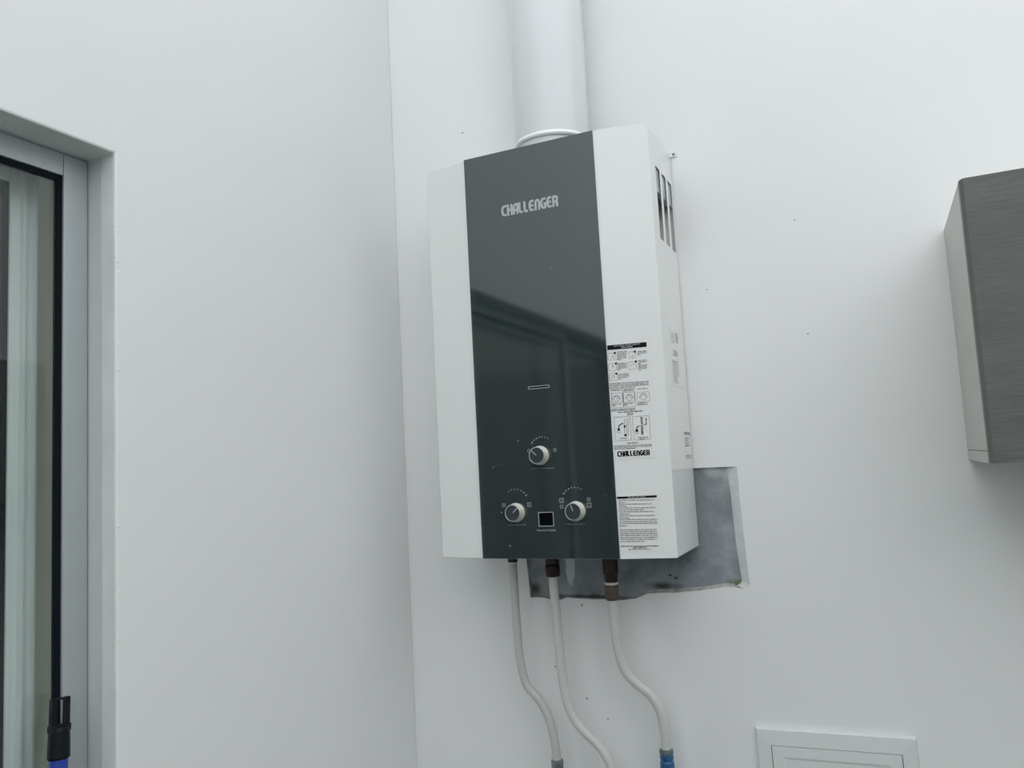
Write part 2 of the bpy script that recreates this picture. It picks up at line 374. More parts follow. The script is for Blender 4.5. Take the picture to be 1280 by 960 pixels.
# charcoal front panel, framing the indicator slot and the display window
yp = -D_-.0016
wins = [(-.0170, .0158, .2398, .2440), (-.0122, .0110, .0452, .0652)]
def front_panel():
    xs = sorted({-A_+.0002, A_-.0002, *[v+e for w in wins for v, e in ((w[0], .0012), (w[1], -.0012))]})
    zs = sorted({.0006, HH-.0006, *[v+e for w in wins for v, e in ((w[2], .0010), (w[3], -.0010))]})
    bm = bmesh.new(); cells = {}
    def isw(i, j):
        x = (xs[i]+xs[i+1])/2; z = (zs[j]+zs[j+1])/2
        return any(w[0] < x < w[1] and w[2] < z < w[3] for w in wins)
    for i in range(len(xs)-1):
        for j in range(len(zs)-1):
            y = yp if not isw(i, j) else yp+.0012
            vs = [bm.verts.new(p) for p in ((xs[i], y, zs[j]), (xs[i+1], y, zs[j]), (xs[i+1], y, zs[j+1]), (xs[i], y, zs[j+1]))]
            bm.faces.new(vs).material_index = 1 if isw(i, j) else 0
    # rims and outer edge
    for w in wins:
        x0, x1, z0, z1 = w[0]+.0012, w[1]-.0012, w[2]+.001, w[3]-.001
        for (ax, az), (bx_, bz) in (((x0, z0), (x1, z0)), ((x1, z0), (x1, z1)), ((x1, z1), (x0, z1)), ((x0, z1), (x0, z0))):
            bm.faces.new([bm.verts.new(p) for p in ((ax, yp, az), (bx_, yp, bz), (bx_, yp+.0012, bz), (ax, yp+.0012, az))])
    x0, x1, z0, z1 = xs[0], xs[-1], zs[0], zs[-1]
    for (ax, az), (bx_, bz) in (((x0, z0), (x1, z0)), ((x1, z0), (x1, z1)), ((x1, z1), (x0, z1)), ((x0, z1), (x0, z0))):
        bm.faces.new([bm.verts.new(p) for p in ((ax, yp, az), (bx_, yp, bz), (bx_, -D_, bz), (ax, -D_, az))])
    bmesh.ops.remove_doubles(bm, verts=bm.verts, dist=1e-6)
    return obj('front_panel', bm, [M_glassblk, M_dark], heater)
panel = front_panel(); panel['label'] = 'glossy charcoal glass front panel'
for nm, w in zip(('indicator_frame', 'display_frame'), wins):
    bm = bmesh.new(); t = .0009
    bx(bm, w[0], w[1], yp-.0004, yp, w[3]-t, w[3]); bx(bm, w[0], w[1], yp-.0004, yp, w[2], w[2]+t)
    bx(bm, w[0], w[0]+t, yp-.0004, yp, w[2]+t, w[3]-t); bx(bm, w[1]-t, w[1], yp-.0004, yp, w[2]+t, w[3]-t)
    obj(nm, bm, M_print, heater)

# stroke lettering (rounded, heavy) for the maker's word
GL = {
 'C': [[(.80, .89), (.38, .89), (.2, .80), (.11, .62), (.11, .38), (.2, .20), (.38, .11), (.80, .11)]],
 'H': [[(.11, 0), (.11, 1)], [(.69, 0), (.69, 1)], [(.11, .5), (.69, .5)]],
 'A': [[(.11, 0), (.11, .62), (.2, .81), (.38, .89), (.69, .89), (.69, 0)], [(.11, .38), (.69, .38)]],
 'L': [[(.11, 1), (.11, .3), (.18, .15), (.32, .11), (.62, .11)]],
 'E': [[(.76, .89), (.36, .89), (.18, .80), (.11, .62), (.11, .38), (.18, .20), (.36, .11), (.76, .11)], [(.11, .5), (.70, .5)]],
 'n': [[(.11, 0), (.11, .66), (.2, .83), (.40, .89), (.60, .83), (.69, .66), (.69, 0)]],
 'G': [[(.78, .89), (.38, .89), (.2, .80), (.11, .62), (.11, .38), (.2, .20), (.38, .11), (.69, .11), (.69, .46), (.46, .46)]],
 'R': [[(.11, 0), (.11, .89), (.52, .89), (.69, .80), (.69, .58), (.55, .47), (.69, .36), (.69, 0)], [(.11, .42), (.5, .42)]],
}
GW = {'L': .68}
def ribbon(vs, fs, pts, t, mp):
    """flat strip of width t through 2-D pts, mapped by mp into 3-D"""
    for i in range(len(pts)-1):
        (x0, z0), (x1, z1) = pts[i], pts[i+1]; dx, dz = x1-x0, z1-z0; l = math.hypot(dx, dz) or 1; nx, nz = -dz/l*t/2, dx/l*t/2
        k = len(vs); vs += [mp(x0-nx, z0-nz), mp(x1-nx, z1-nz), mp(x1+nx, z1+nz), mp(x0+nx, z0+nz)]; fs.append((k, k+1, k+2, k+3))
        if 0 < i:
            k = len(vs); c = [(x0+t/2*math.cos(a*math.pi/4), z0+t/2*math.sin(a*math.pi/4)) for a in range(8)]
            vs += [mp(*p) for p in c]; fs.append(tuple(range(k, k+8)))
def word(text, x0, x1, z0, z1, t, mp, vs, fs, dz=0., gap=.14):
    tot = sum(GW.get(c, .80)+gap for c in text)-gap; k = (x1-x0)/tot; x = x0; h = z1-z0
    for c in text:
        w = GW.get(c, .80)
        for st in GL[c]:
            ribbon(vs, fs, [(x+u*k, z0+dz*(x-x0)/(x1-x0)+v*h) for u, v in st], t, mp)
        x += (w+gap)*k
mpF = lambda x, z, d=.0003: (x, yp-d, z)
vs, fs = [], []
word('CHALLEnGER', -.0440, .0452, .4995, .5165, .0036, mpF, vs, fs)
flat('brand_lettering', vs, fs, M_print, heater)

# knobs
def disc(vs, fs, x, z, r, mp, n=14):
    k = len(vs); vs += [mp(x+r*math.cos(2*math.pi*i/n), z+r*math.sin(2*math.pi*i/n)) for i in range(n)]; fs.append(tuple(range(k, k+n)))
def rect(vs, fs, x0, z0, x1, z1, mp):
    k = len(vs); vs += [mp(x0, z0), mp(x1, z0), mp(x1, z1), mp(x0, z1)]; fs.append((k, k+1, k+2, k+3))
def frame(vs, fs, x0, z0, x1, z1, t, mp):
    rect(vs, fs, x0, z0, x1, z0+t, mp); rect(vs, fs, x0, z1-t, x1, z1, mp); rect(vs, fs, x0, z0+t, x0+t, z1-t, mp); rect(vs, fs, x1-t, z0+t, x1, z1-t, mp)
def knob(x, z, ang, lab):
    bm = bmesh.new()
    r0, r1, h = .0130, .0122, .0128; n = 48; rings = []
    prof = [(r0+.0006, 0), (r0+.0006, .0012), (r0, .0016), (r1, h-.0008), (r1-.0006, h), (r1-.0013, h), (r1-.0013, h-.0008), (0, h-.0008)]
    lathe(bm, prof, (x, yp, z), (0, -1, 0), n)
    for fc in bm.faces:
        c = fc.calc_center_median(); rr = math.hypot(c.x-x, c.z-z)
        if c.y < yp-h+.0012: fc.material_index = 1 if rr > r1-.0016 else 2
    k = obj('knob', bm, [M_knobside, M_rim, M_knobface], heater)
    for p in k.data.polygons: p.use_smooth = abs(p.normal.y) < .5
    k['label'] = lab
    dx, dz = math.sin(math.radians(ang)), math.cos(math.radians(ang)); v2, f2 = [], []
    ribbon(v2, f2, [(x+dx*.001, z+dz*.001), (x+dx*.0106, z+dz*.0106)], .0015, lambda a, b: (a, yp-h+.0004, b))
    flat('pointer_mark', v2, f2, M_print, k)
knob(-.0045, .1448, -48, 'cream-sided knob, the upper of the three, pointer turned up left')
knob(-.0465, .0655, 46, 'cream-sided lower left knob, pointer turned up right')
knob(.0449, .0655, -18, 'cream-sided lower right knob, pointer turned nearly straight up')
TEXT_A = [(0.014, 0.2804, 0.0275, 0.2804, 1), (0.0139, 0.2782, 0.0273, 0.2782, 1), (0.0138, 0.276, 0.0272, 0.276, 1), (0.0136, 0.2738, 0.027, 0.2738, 1), (0.0135, 0.2716, 0.0269, 0.2715, 1), (0.0134, 0.2699, 0.0181, 0.2699, 1), (0.0419, 0.2785, 0.0543, 0.2784, 1), (0.0417, 0.2763, 0.0542, 0.2762, 1), (0.0416, 0.2741, 0.0459, 0.2741, 1), (0.0135, 0.2644, 0.0267, 0.2643, 1), (0.0134, 0.2623, 0.0266, 0.2623, 1), (0.0133, 0.2601, 0.0264, 0.2601, 1), (0.0131, 0.2579, 0.0263, 0.2579, 1), (0.013, 0.2558, 0.0176, 0.2558, 1), (0.0421, 0.2661, 0.054, 0.2661, 1), (0.042, 0.264, 0.0539, 0.264, 1), (0.0418, 0.2618, 0.046, 0.2618, 1), (0.0417, 0.2596, 0.0536, 0.2596, 1), (0.0415, 0.2574, 0.0534, 0.2574, 1), (0.0414, 0.2552, 0.0533, 0.2552, 1), (0.0412, 0.2531, 0.0454, 0.2531, 1), (0.0137, 0.2494, 0.0279, 0.2494, 1), (0.0135, 0.2472, 0.0278, 0.2472, 1), (0.0134, 0.245, 0.0276, 0.245, 1), (0.0132, 0.2428, 0.0182, 0.2428, 1), (0.0008, 0.2374, 0.0542, 0.2367, 1), (0.0006, 0.2352, 0.054, 0.2345, 1), (0.0005, 0.233, 0.0539, 0.2324, 1), (0.0009, 0.2308, 0.0353, 0.2303, 1), (0.004, 0.2278, 0.0155, 0.2275, 1), (0.0199, 0.2277, 0.033, 0.2274, 1), (0.0198, 0.2259, 0.0328, 0.2256, 1), (0.0384, 0.2275, 0.0524, 0.2271, 1), (0.0033, 0.2088, 0.0154, 0.2085, 1), (0.0032, 0.2069, 0.0074, 0.2068, 1), (0.0186, 0.2087, 0.0317, 0.2084, 1), (0.0185, 0.2067, 0.0231, 0.2066, 1), (0.0371, 0.2081, 0.0511, 0.2078, 1), (0.037, 0.2061, 0.051, 0.2058, 1), (0.0007, 0.2018, 0.0334, 0.2012, 1), (0.0005, 0.2, 0.0333, 0.1995, 1), (0.0091, 0.1973, 0.0428, 0.1972, 2), (0.0221, 0.1949, 0.0308, 0.195, 1), (0.022, 0.1931, 0.0307, 0.1931, 1), (0.0101, 0.1618, 0.0199, 0.1616, 1), (0.0339, 0.1615, 0.049, 0.1613, 1), (0.037, 0.1595, 0.0435, 0.1595, 1), (0.0194, 0.1547, 0.034, 0.1547, 2), (0.0018, 0.1518, 0.0526, 0.1512, 1), (0.0017, 0.1498, 0.0524, 0.1493, 1), (0.0015, 0.1477, 0.0308, 0.1474, 1)]
TEXT_B = [(0.003, 0.0784, 0.0499, 0.0772, 1), (0.003, 0.0756, 0.0113, 0.0754, 1), (0.0029, 0.0732, 0.0481, 0.072, 1), (0.0029, 0.0705, 0.0126, 0.0702, 1), (0.0028, 0.0681, 0.0519, 0.0669, 1), (0.0028, 0.0656, 0.0368, 0.0647, 1), (0.0027, 0.0629, 0.0494, 0.0618, 1), (0.0027, 0.0601, 0.017, 0.0598, 1), (0.0026, 0.0575, 0.0504, 0.0565, 1), (0.0025, 0.0547, 0.0172, 0.0544, 1), (0.0025, 0.0525, 0.0536, 0.0514, 1), (0.0024, 0.0497, 0.0529, 0.0487, 1), (0.0024, 0.0473, 0.0533, 0.0463, 1), (0.0023, 0.0442, 0.0131, 0.044, 1), (0.0022, 0.0388, 0.051, 0.038, 1), (0.0022, 0.0364, 0.0514, 0.0355, 1), (0.0021, 0.0338, 0.0527, 0.033, 1), (0.0021, 0.0314, 0.0519, 0.0306, 1), (0.002, 0.0286, 0.0522, 0.0278, 1), (0.002, 0.0261, 0.0501, 0.0253, 1), (0.0019, 0.0233, 0.034, 0.0228, 1), (0.0018, 0.017, 0.0525, 0.0163, 2), (0.0184, 0.0147, 0.0362, 0.0145, 2), (0.0116, 0.0126, 0.0426, 0.0123, 1)]
DOTS_BLACK = [(0.0108, 0.2794, 0.0017), (0.0381, 0.2789, 0.0017), (0.0115, 0.2648, 0.0017), (0.0386, 0.2652, 0.0017), (0.011, 0.2507, 0.0017), (0.0093, 0.174, 0.0018), (0.0177, 0.1777, 0.0016), (0.018, 0.1657, 0.0018), (0.0337, 0.1712, 0.002), (0.0472, 0.1859, 0.001)]
BOXES = [(0.0012, 0.27, 0.0109, 0.2795), (0.0296, 0.2702, 0.0394, 0.279), (0.001, 0.2551, 0.0116, 0.2649), (0.0286, 0.255, 0.0393, 0.265), (0.0012, 0.2418, 0.0124, 0.2516), (0.003, 0.2109, 0.017, 0.224), (0.0189, 0.2105, 0.0337, 0.2238), (0.0372, 0.2097, 0.0538, 0.2227), (0.0022, 0.204, 0.0176, 0.2286), (0.0183, 0.2036, 0.0343, 0.2281), (0.0039, 0.1588, 0.0256, 0.1909), (0.0289, 0.1585, 0.0514, 0.1903), (0.0069, 0.17, 0.0113, 0.1727), (0.0315, 0.1666, 0.0359, 0.1696)]
RINGS = [(0.0091, 0.2157, 0.0035), (0.0268, 0.2158, 0.0036), (0.0457, 0.2156, 0.0036)]
LINES = [[(0.0091, 0.1749), (0.0099, 0.1793), (0.0125, 0.1811), (0.0163, 0.1821)], [(0.018, 0.1886), (0.0169, 0.1668)], [(0.021, 0.1884), (0.0198, 0.1666)], [(0.023, 0.1883), (0.022, 0.1643)], [(0.0337, 0.1734), (0.0345, 0.1761), (0.0377, 0.1772)], [(0.0437, 0.1784), (0.047, 0.1788), (0.0473, 0.1851)], [(0.0052, 0.2723), (0.0077, 0.2765), (0.0085, 0.272)], [(0.0316, 0.2723), (0.0361, 0.2741), (0.0359, 0.2708)], [(0.0055, 0.2589), (0.0069, 0.2633), (0.0088, 0.2587)], [(0.0313, 0.259), (0.0337, 0.2622), (0.0374, 0.2607)], [(0.0051, 0.2445), (0.0066, 0.25), (0.0085, 0.2443)], [(0.0056, 0.2186), (0.0079, 0.2206), (0.0112, 0.2205), (0.014, 0.2185)], [(0.0226, 0.219), (0.0255, 0.2209), (0.0293, 0.2207), (0.0313, 0.2183)], [(0.0087, 0.2153), (0.0111, 0.2176)], [(0.0267, 0.2154), (0.029, 0.2174)]]
HATCH = [(0.0397, 0.1883), (0.0429, 0.1881), (0.0423, 0.1642), (0.0392, 0.1644)]
DIALDOTS = [(-0.0157, 0.1634, 1.5), (-0.0124, 0.1667, 1.3), (-0.0084, 0.169, 1.15), (-0.004, 0.1705, 1.1), (0.0002, 0.1706, 1.05), (0.0049, 0.1701, 0.9), (0.0093, 0.1681, 0.8), (-0.0563, 0.0959, 0.8), (-0.0518, 0.0979, 0.9), (-0.0469, 0.0985, 1.05), (-0.0417, 0.0981, 1.1), (-0.0367, 0.0962, 1.2), (-0.0325, 0.0934, 1.3), (-0.0293, 0.0896, 1.5), (-0.0692, 0.0662, 0.7), (0.0283, 0.0903, 1.5), (0.0318, 0.0939, 1.3), (0.0358, 0.0963, 1.2), (0.0403, 0.0978, 1.1), (0.045, 0.098, 1.05), (0.0497, 0.0973, 0.9), (0.0543, 0.0953, 0.8)]
ICONS = [(0.0187, 0.1515, 4.6), (-0.0211, 0.1523, 4.4), (-0.0252, 0.0762, 6), (-0.0651, 0.0765, 4.8), (0.0242, 0.0805, 6.4), (0.0241, 0.072, 4.6), (0.0645, 0.0811, 4.8), (0.0644, 0.0732, 6.6)]
CAPS = [(-0.0175, 0.1264, 0.0169, 0.1262), (-0.0604, 0.0476, -0.0314, 0.0483), (0.0282, 0.0477, 0.0588, 0.0474), (-0.0155, 0.0396, 0.0133, 0.0401)]
FLECKS = [(-0.037, 0.1674), (-0.0788, 0.1315), (-0.0689, 0.1351), (-0.0583, 0.0187), (0.0884, 0.0853), (-0.1005, 0.0447), (-0.0689, 0.066), (0.0296, 0.4114)]
for a, b in ((0, 7), (7, 15), (15, 22)):
    vs, fs = [], []
    for x, z, r in DIALDOTS[a:b]: disc(vs, fs, x, z, r*.00075, mpF)
    o = flat('dial_scale', vs, fs, M_print, heater); o['kind'] = 'stuff'
for x, z, s in ICONS:
    vs, fs = [], []
    h = s*.00105/2; frame(vs, fs, x-h, z-h, x+h, z+h, h*.42, mpF)
    if s > 4.5: disc(vs, fs, x, z-h*.08, h*.26, mpF, 8)
    flat('dial_symbol', vs, fs, M_print_dim, heater)

def glyphs(vs, fs, x0, z0, x1, z1, h, mp, t=.0003, cw=.62, seed=1):
    """rows of tiny letter-like strokes, as unreadable as on the label"""
    r = random.Random(seed); L_ = math.hypot(x1-x0, z1-z0); dx, dz = (x1-x0)/L_, (z1-z0)/L_; s = 0; left = r.randint(3, 9)
    P = lambda a, b: mp(x0+dx*a-dz*b, z0+dz*a+dx*b)
    while s < L_-h*cw*.5:
        if left == 0: s += h*cw*.9; left = r.randint(2, 9); continue
        w = h*cw*.78
        rect(vs, fs, s, -h/2, s+t, h/2, P)
        k = r.random()
        if k < .7: rect(vs, fs, s+t, -h/2 if k < .35 else h/2-t, s+w, -h/2+t if k < .35 else h/2, P)
        if .2 < k < .9: rect(vs, fs, s+w-t, -h/2+t, s+w, h/2-t, P)
        if k > .5: rect(vs, fs, s+t, -t/2, s+w-t, t/2, P)
        s += h*cw; left -= 1
vs, fs = [], []
for i, (a, b, c, d) in enumerate(CAPS[:3]): glyphs(vs, fs, a, b, c, d, .0017, mpF, .0003, seed=i+30)
flat('knob_captions', vs, fs, M_print_dim, heater)['kind'] = 'stuff'
cu = bpy.data.curves.new('caption', 'FONT'); cu.body = 'Electronic Display'; cu.size = .0040; cu.align_x = 'CENTER'; cu.align_y = 'CENTER'
to = bpy.data.objects.new('caption', cu); COL.objects.link(to)
bpy.context.view_layer.update()
me = bpy.data.meshes.new_from_object(to.evaluated_get(bpy.context.evaluated_depsgraph_get())); bpy.data.objects.remove(to)
me.transform(Matrix(((1, 0, 0, -.0010), (0, 0, 1, yp-.0003), (0, 1, 0, .0399), (0, 0, 0, 1))))
xw = [v.co.x for v in me.vertices]; k = .0285/(max(xw)-min(xw))
for v in me.vertices: v.co.x = -.0010+(v.co.x+.0010)*k
link('display_caption', me, M_print, heater)
vs, fs = [], []
for i, (x, z) in enumerate(FLECKS):
    w = .0003+.0002*(i % 2); h = .0005 if i % 3 else .0011
    rect(vs, fs, x-w, z-h, x+w, z+h, mpF)
flat('dust_flecks', vs, fs, M_print, heater)['kind'] = 'stuff'

# labels on the right bevel: (s, z) along the slanted white face
bl = math.hypot(B_, C_); tx, ty = B_/bl, C_/bl; nx, ny = C_/bl, -B_/bl
def mpB(s, z, d=.0006): return (A_+tx*s+nx*d, -D_+ty*s+ny*d, z)
def sheet(name, s0, z0, s1, z1, lab):
    bm = bmesh.new()
    prism(bm, [mpB(s0, z0, .00005), mpB(s1, z0, .00005), mpB(s1, z1, .00005), mpB(s0, z1, .00005)], Vector((nx, ny, 0))*.0003)
    o = obj(name, bm, M_paper, heater); o['label'] = lab; return o
la = sheet('instruction_label', -.0+.0008, .1335, .0585, .2935, 'white instruction label with black header, dials and diagrams')
lb = sheet('warning_label', .0008, .0095, .0575, .0850, 'white warning label with black header bar and small text')
def textrows(T, seed):
    a, b = ([], []), ([], [])
    for i, (s0, z0, s1, z1, w) in enumerate(T):
        v, g = b if w == 2 else a
        glyphs(v, g, s0, z0, s1, z1, .00125 if w == 1 else .00135, mpB, .00033 if w == 1 else .0005, .62, seed+i)
    return a, b
for lab_, T, sd_ in ((la, TEXT_A, 100), (lb, TEXT_B, 400)):
    a, b = textrows(T, sd_)
    flat('printed_text', a[0], a[1], M_ink_grey, lab_)['kind'] = 'stuff'
    flat('bold_text', b[0], b[1], M_ink, lab_)['kind'] = 'stuff'
def quadB(name, s0, z0, s1, z1, m_, par, d=.0006):
    return flat(name, [mpB(s0, z0, d), mpB(s1, z0, d), mpB(s1, z1, d), mpB(s0, z1, d)], [(0, 1, 2, 3)], m_, par)
quadB('header_bar', .0009, .2841, .0547, .2906, M_ink, la)
quadB('header_bar', .0009, .0803, .0542, .0832, M_ink, lb)
mpH = lambda s, z: mpB(s, z, .0008)
vs, fs = [], []
glyphs(vs, fs, .010, .2889, .046, .2889, .0017, mpH, .0005, .55, 11); glyphs(vs, fs, .020, .2862, .036, .2862, .0018, mpH, .0007, .55, 12)
flat('header_text', vs, fs, M_ink_pale, la)
vs, fs = [], []
glyphs(vs, fs, .0155, .08175, .040, .08175, .0018, mpH, .0006, .55, 13)
flat('header_text', vs, fs, M_ink_pale, lb)
vs, fs = [], []
for s, z, r in DOTS_BLACK: disc(vs, fs, s, z, r*.92, lambda a, b: mpB(a, b, .0007))
flat('number_dots', vs, fs, M_ink, la)['kind'] = 'stuff'
vs, fs = [], []
for i, (s0, z0, s1, z1) in enumerate(BOXES):
    t = .00032; c = .0012 if i < 8 else .0002
    pts = [(s0+c, z0), (s1-c, z0), (s1, z0+c), (s1, z1-c), (s1-c, z1), (s0+c, z1), (s0, z1-c), (s0, z0+c), (s0+c, z0)]
    ribbon(vs, fs, pts, t, mpB)
for s, z, r in RINGS:
    for rr, a0, a1 in ((r, 0, 360), (r*1.45, 25, 155)):
        ribbon(vs, fs, [(s+rr*math.cos(math.radians(a0+(a1-a0)*i/20)), z+rr*math.sin(math.radians(a0+(a1-a0)*i/20))) for i in range(21)], .0004, mpB)
    for dx in (-1.5, 1.5): disc(vs, fs, s+dx*r, z+.0006, .0007, mpB, 8)
for L_ in LINES: ribbon(vs, fs, L_, .0004, mpB)
ribbon(vs, fs, LINES[0], .0013, mpB); ribbon(vs, fs, LINES[4], .0013, mpB); ribbon(vs, fs, LINES[5], .0009, mpB)
flat('diagram_drawings', vs, fs, M_ink_grey, la)
vs, fs = [], []
r_ = random.Random(3)
for j in range(34):
    for i in range(4):
        if r_.random() < .72:
            t = j/34; s0 = HATCH[0][0]+(HATCH[3][0]-HATCH[0][0])*t+i*.00078; z = HATCH[0][1]+(HATCH[3][1]-HATCH[0][1])*t
            rect(vs, fs, s0, z, s0+.00075, z+.0005, mpB)
flat('flue_hatching', vs, fs, M_ink, la)['kind'] = 'stuff'
vs, fs = [], []
word('CHALLEnGER', .0054, .0486, .1370, .1444, .0017, mpB, vs, fs)
flat('brand_lettering', vs, fs, M_ink, la)['label'] = 'maker name in black rounded capitals on the label'
# faint stickers on the right side face: (y, z)
mpS = lambda y, z, d=.0006: (A_+B_+d, y, z)
def side_sheet(name, y0, z0, y1, z1, lab):
    o = box(name, A_+B_+.00005, A_+B_+.0004, y0, y1, z0, z1, M_paper, heater); o['label'] = lab; return o
s1 = side_sheet('rating_label', -.096, .232, -.026, .320, 'faded rating label with small print on the heater side')
vs, fs = [], []
for i in range(16):
    if i % 3 != 2: rect(vs, fs, -.058+i*.0011, .297, -.0574+i*.0011, .312, mpS)
for i in range(8): glyphs(vs, fs, -.088, .268-i*.0042, -.048 if i < 5 else -.060, .268-i*.0042, .0026, mpS, .0006, .7, 50+i)
for i in range(4): glyphs(vs, fs, -.086, .308-i*.004, -.066, .308-i*.004, .002, mpS, .0005, .7, 60+i)
for i in range(3): glyphs(vs, fs, -.078, .2835-i*.003, -.050, .2835-i*.003, .0024, mpS, .0009, .7, 70+i)
flat('faded_print', vs, fs, M_ink_faint, s1)['kind'] = 'stuff'
s2 = side_sheet('energy_label', -.048, .126, -.0040, .170, 'small faded label near the back of the heater side')
vs, fs = [], []
glyphs(vs, fs, -.044, .1655, -.006, .1655, .0045, mpS, .0012, .8, 80)
for i in range(4): glyphs(vs, fs, -.044, .159-i*.0036, -.018-.004*(i % 2), .159-i*.0036, .0022, mpS, .0006, .7, 81+i)
for i in range(2): glyphs(vs, fs, -.046, .1335-i*.003, -.012, .1335-i*.003, .0018, mpS, .0005, .7, 90+i)
flat('faded_print', vs, fs, M_ink_mid, s2)['kind'] = 'stuff'
# fixing tab and screw at the top back edge
box('fixing_tab', A_+B_, A_+B_+.010, -.0022, -.0004, HH-.006, HH+.002, M_case, heater)
bm = bmesh.new(); lathe(bm, [(0, 0), (.0024, 0), (.0018, .0012), (0, .0015)], (A_+B_+.006, -.0022, HH-.002), (0, -1, 0), 12); obj('fixing_screw', bm, M_steelnut, heater)

# ------------------------------------------------------------------ exhaust duct
duct = thing('exhaust_duct', 'round white exhaust duct rising from the top of the water heater', 'duct', (.011, -.068, OZ+HH))
bm = bmesh.new(); lathe(bm, [(.0570, .001), (.0570, .018), (.0575, .021)], n=64); lathe(bm, [(.0535, .001), (.0570, .001)], n=64)
obj('collar', bm, M_pipe, duct, smooth=True)
bm = bmesh.new()
pr = [(.0575, .0195), (.0590, .0200), (.0606, .0218), (.0612, .0238), (.0606, .0258), (.0592, .0275), (.0582, .0283)]
lathe(bm, pr, n=64); obj('bead_ring', bm, mat('bright_duct_bead', (.82, .85, .855), .3), duct, smooth=True)
bm = bmesh.new(); lathe(bm, [(.0582, .0283), (.0586, .05), (.0586, 1.6), (.0570, 1.6), (.0570, .03)], n=64); obj('pipe', bm, M_pipe, duct, smooth=True)

# ------------------------------------------------------------------ hoses
def hex_nut(bm, x, y, z0, z1, r, mi=0):
    prism(bm, [(x+r*math.cos(i*math.pi/3+.4), y+r*math.sin(i*math.pi/3+.4), z0) for i in range(6)], (0, 0, z1-z0), mi)
def zed(x, y, z): return (x, y, z)
GRP = None
P1 = [(-.0986, -.06, -.010), (-.0988, -.0590, -.040), (-.099, -.0581, -.0686), (-.0989, -.0562, -.1113), (-.0977, -.0544, -.1597), (-.0909, -.0525, -.1992), (-.0790, -.0515, -.2150), (-.0681, -.0506, -.2278), (-.0570, -.0488, -.2500), (-.0505, -.0469, -.2823), (-.0489, -.045, -.313), (-.0488, -.045, -.33)]
P2 = [(-.0326, -.06, -.030), (-.0322, -.06, -.060), (-.0310, -.0594, -.093), (-.0294, -.0587, -.1389), (-.0270, -.0581, -.1844), (-.0212, -.0575, -.2240), (-.0072, -.0569, -.2530), (.0180, -.0563, -.2755), (.0320, -.0556, -.2920), (.0400, -.055, -.3114), (.0425, -.052, -.345), (.043, -.05, -.37)]
P3 = [(.0590, -.06, -.060), (.0590, -.0590, -.080), (.0602, -.0581, -.111), (.0625, -.0562, -.1430), (.0701, -.0544, -.1716), (.0864, -.0525, -.1901), (.1050, -.0506, -.2050), (.1165, -.0488, -.2266), (.1205, -.0469, -.2555), (.1200, -.045, -.2848), (.1200, -.045, -.30)]
def hose(lab, P, r, m_):
    t = thing('water_hose', lab, 'hose', (P[0][0], P[0][1], OZ), 'water hoses under the heater')
    off = Vector((P[0][0], P[0][1], 0)); pts = smoothpath([Vector(p)-off for p in P])
    bm = bmesh.new(); tube(bm, pts, r); obj('tube', bm, m_, t, smooth=True)
    return t, (lambda x, y, z: (x-off.x, y-off.y, z))
def elbow(t, x, z, r, m_, nm='wall_elbow'):
    bm = bmesh.new(); tube(bm, smoothpath([Vector((x, 0, z)), Vector((x, 0, z-.03)), Vector((x, .012, z-.045)), Vector((x, .044, z-.047))]), r); return obj(nm, bm, m_, t, smooth=True)
t, q = hose('thin white hose on the left under the heater, ending in a dark nut', P1, .0065, M_hose2)
bm = bmesh.new(); hex_nut(bm, 0, 0, -.0165, -.0003, .0080); obj('top_nut', bm, M_blacknut, t, bevel=.001)
bm = bmesh.new(); lathe(bm, [(0, -.0190), (.0074, -.0190), (.0074, -.0166), (0, -.0166)]); obj('washer', bm, M_tape, t)
x, y, z = q(-.0488, -.045, -.3105)
bm = bmesh.new(); lathe(bm, [(.0065, 0), (.0088, -.001), (.0092, -.006), (.0086, -.012), (.0092, -.02), (.0092, -.03), (0, -.03)], (x, y, z)); obj('bottom_nut', bm, M_steelnut, t, smooth=False)
bm = bmesh.new(); tube(bm, smoothpath([Vector((x, y, z-.028)), Vector((x, y, z-.06)), Vector((x, y+.012, z-.078)), Vector((x, y+.0445, z-.08))]), .0075); obj('wall_elbow', bm, M_steelnut, t, smooth=True)
t, q = hose('long white hose in the middle below the heater, with a squat brown brass nut', P2, .0068, M_hose)
bm = bmesh.new(); hex_nut(bm, 0, 0, -.020, -.0004, .0108); obj('top_nut', bm, M_brass, t, bevel=.0015)
bm = bmesh.new(); lathe(bm, [(.009, -.018), (.0112, -.021), (.0112, -.035), (.0100, -.0375), (.006, -.0385)], n=24); obj('brass_ferrule', bm, M_brass, t, smooth=True)
bm = bmesh.new(); lathe(bm, [(0, -.0012), (.0128, -.0012), (.0128, 0), (0, 0)], n=24); obj('washer', bm, M_tape, t)
x, y, z = q(.043, -.05, -.37)
bm = bmesh.new(); lathe(bm, [(.0070, 0.004), (.0098, .003), (.0098, -.020), (0, -.020)], (x, y, z)); obj('bottom_nut', bm, M_steelnut, t)
bm = bmesh.new(); tube(bm, smoothpath([Vector((x, y, z-.018)), Vector((x, y, z-.05)), Vector((x, y+.014, z-.066)), Vector((x, y+.0495, z-.068))]), .0078); obj('wall_elbow', bm, M_steelnut, t, smooth=True)
t, q = hose('rightmost white hose under the heater, ending in a blue-painted fitting', P3, .0073, M_hose)
bm = bmesh.new(); hex_nut(bm, 0, 0, -.034, -.0004, .0118); obj('top_nut', bm, M_brass, t, bevel=.0018)
bm = bmesh.new(); lathe(bm, [(0, -.030), (.0098, -.030), (.0096, -.0445), (0, -.0445)], n=24); obj('brass_neck', bm, M_brass, t, smooth=False)
bm = bmesh.new(); lathe(bm, [(.0085, -.0445), (.0102, -.0452), (.0102, -.0480), (.0085, -.0487)], n=24); obj('tape_ring', bm, M_tape, t, smooth=True)
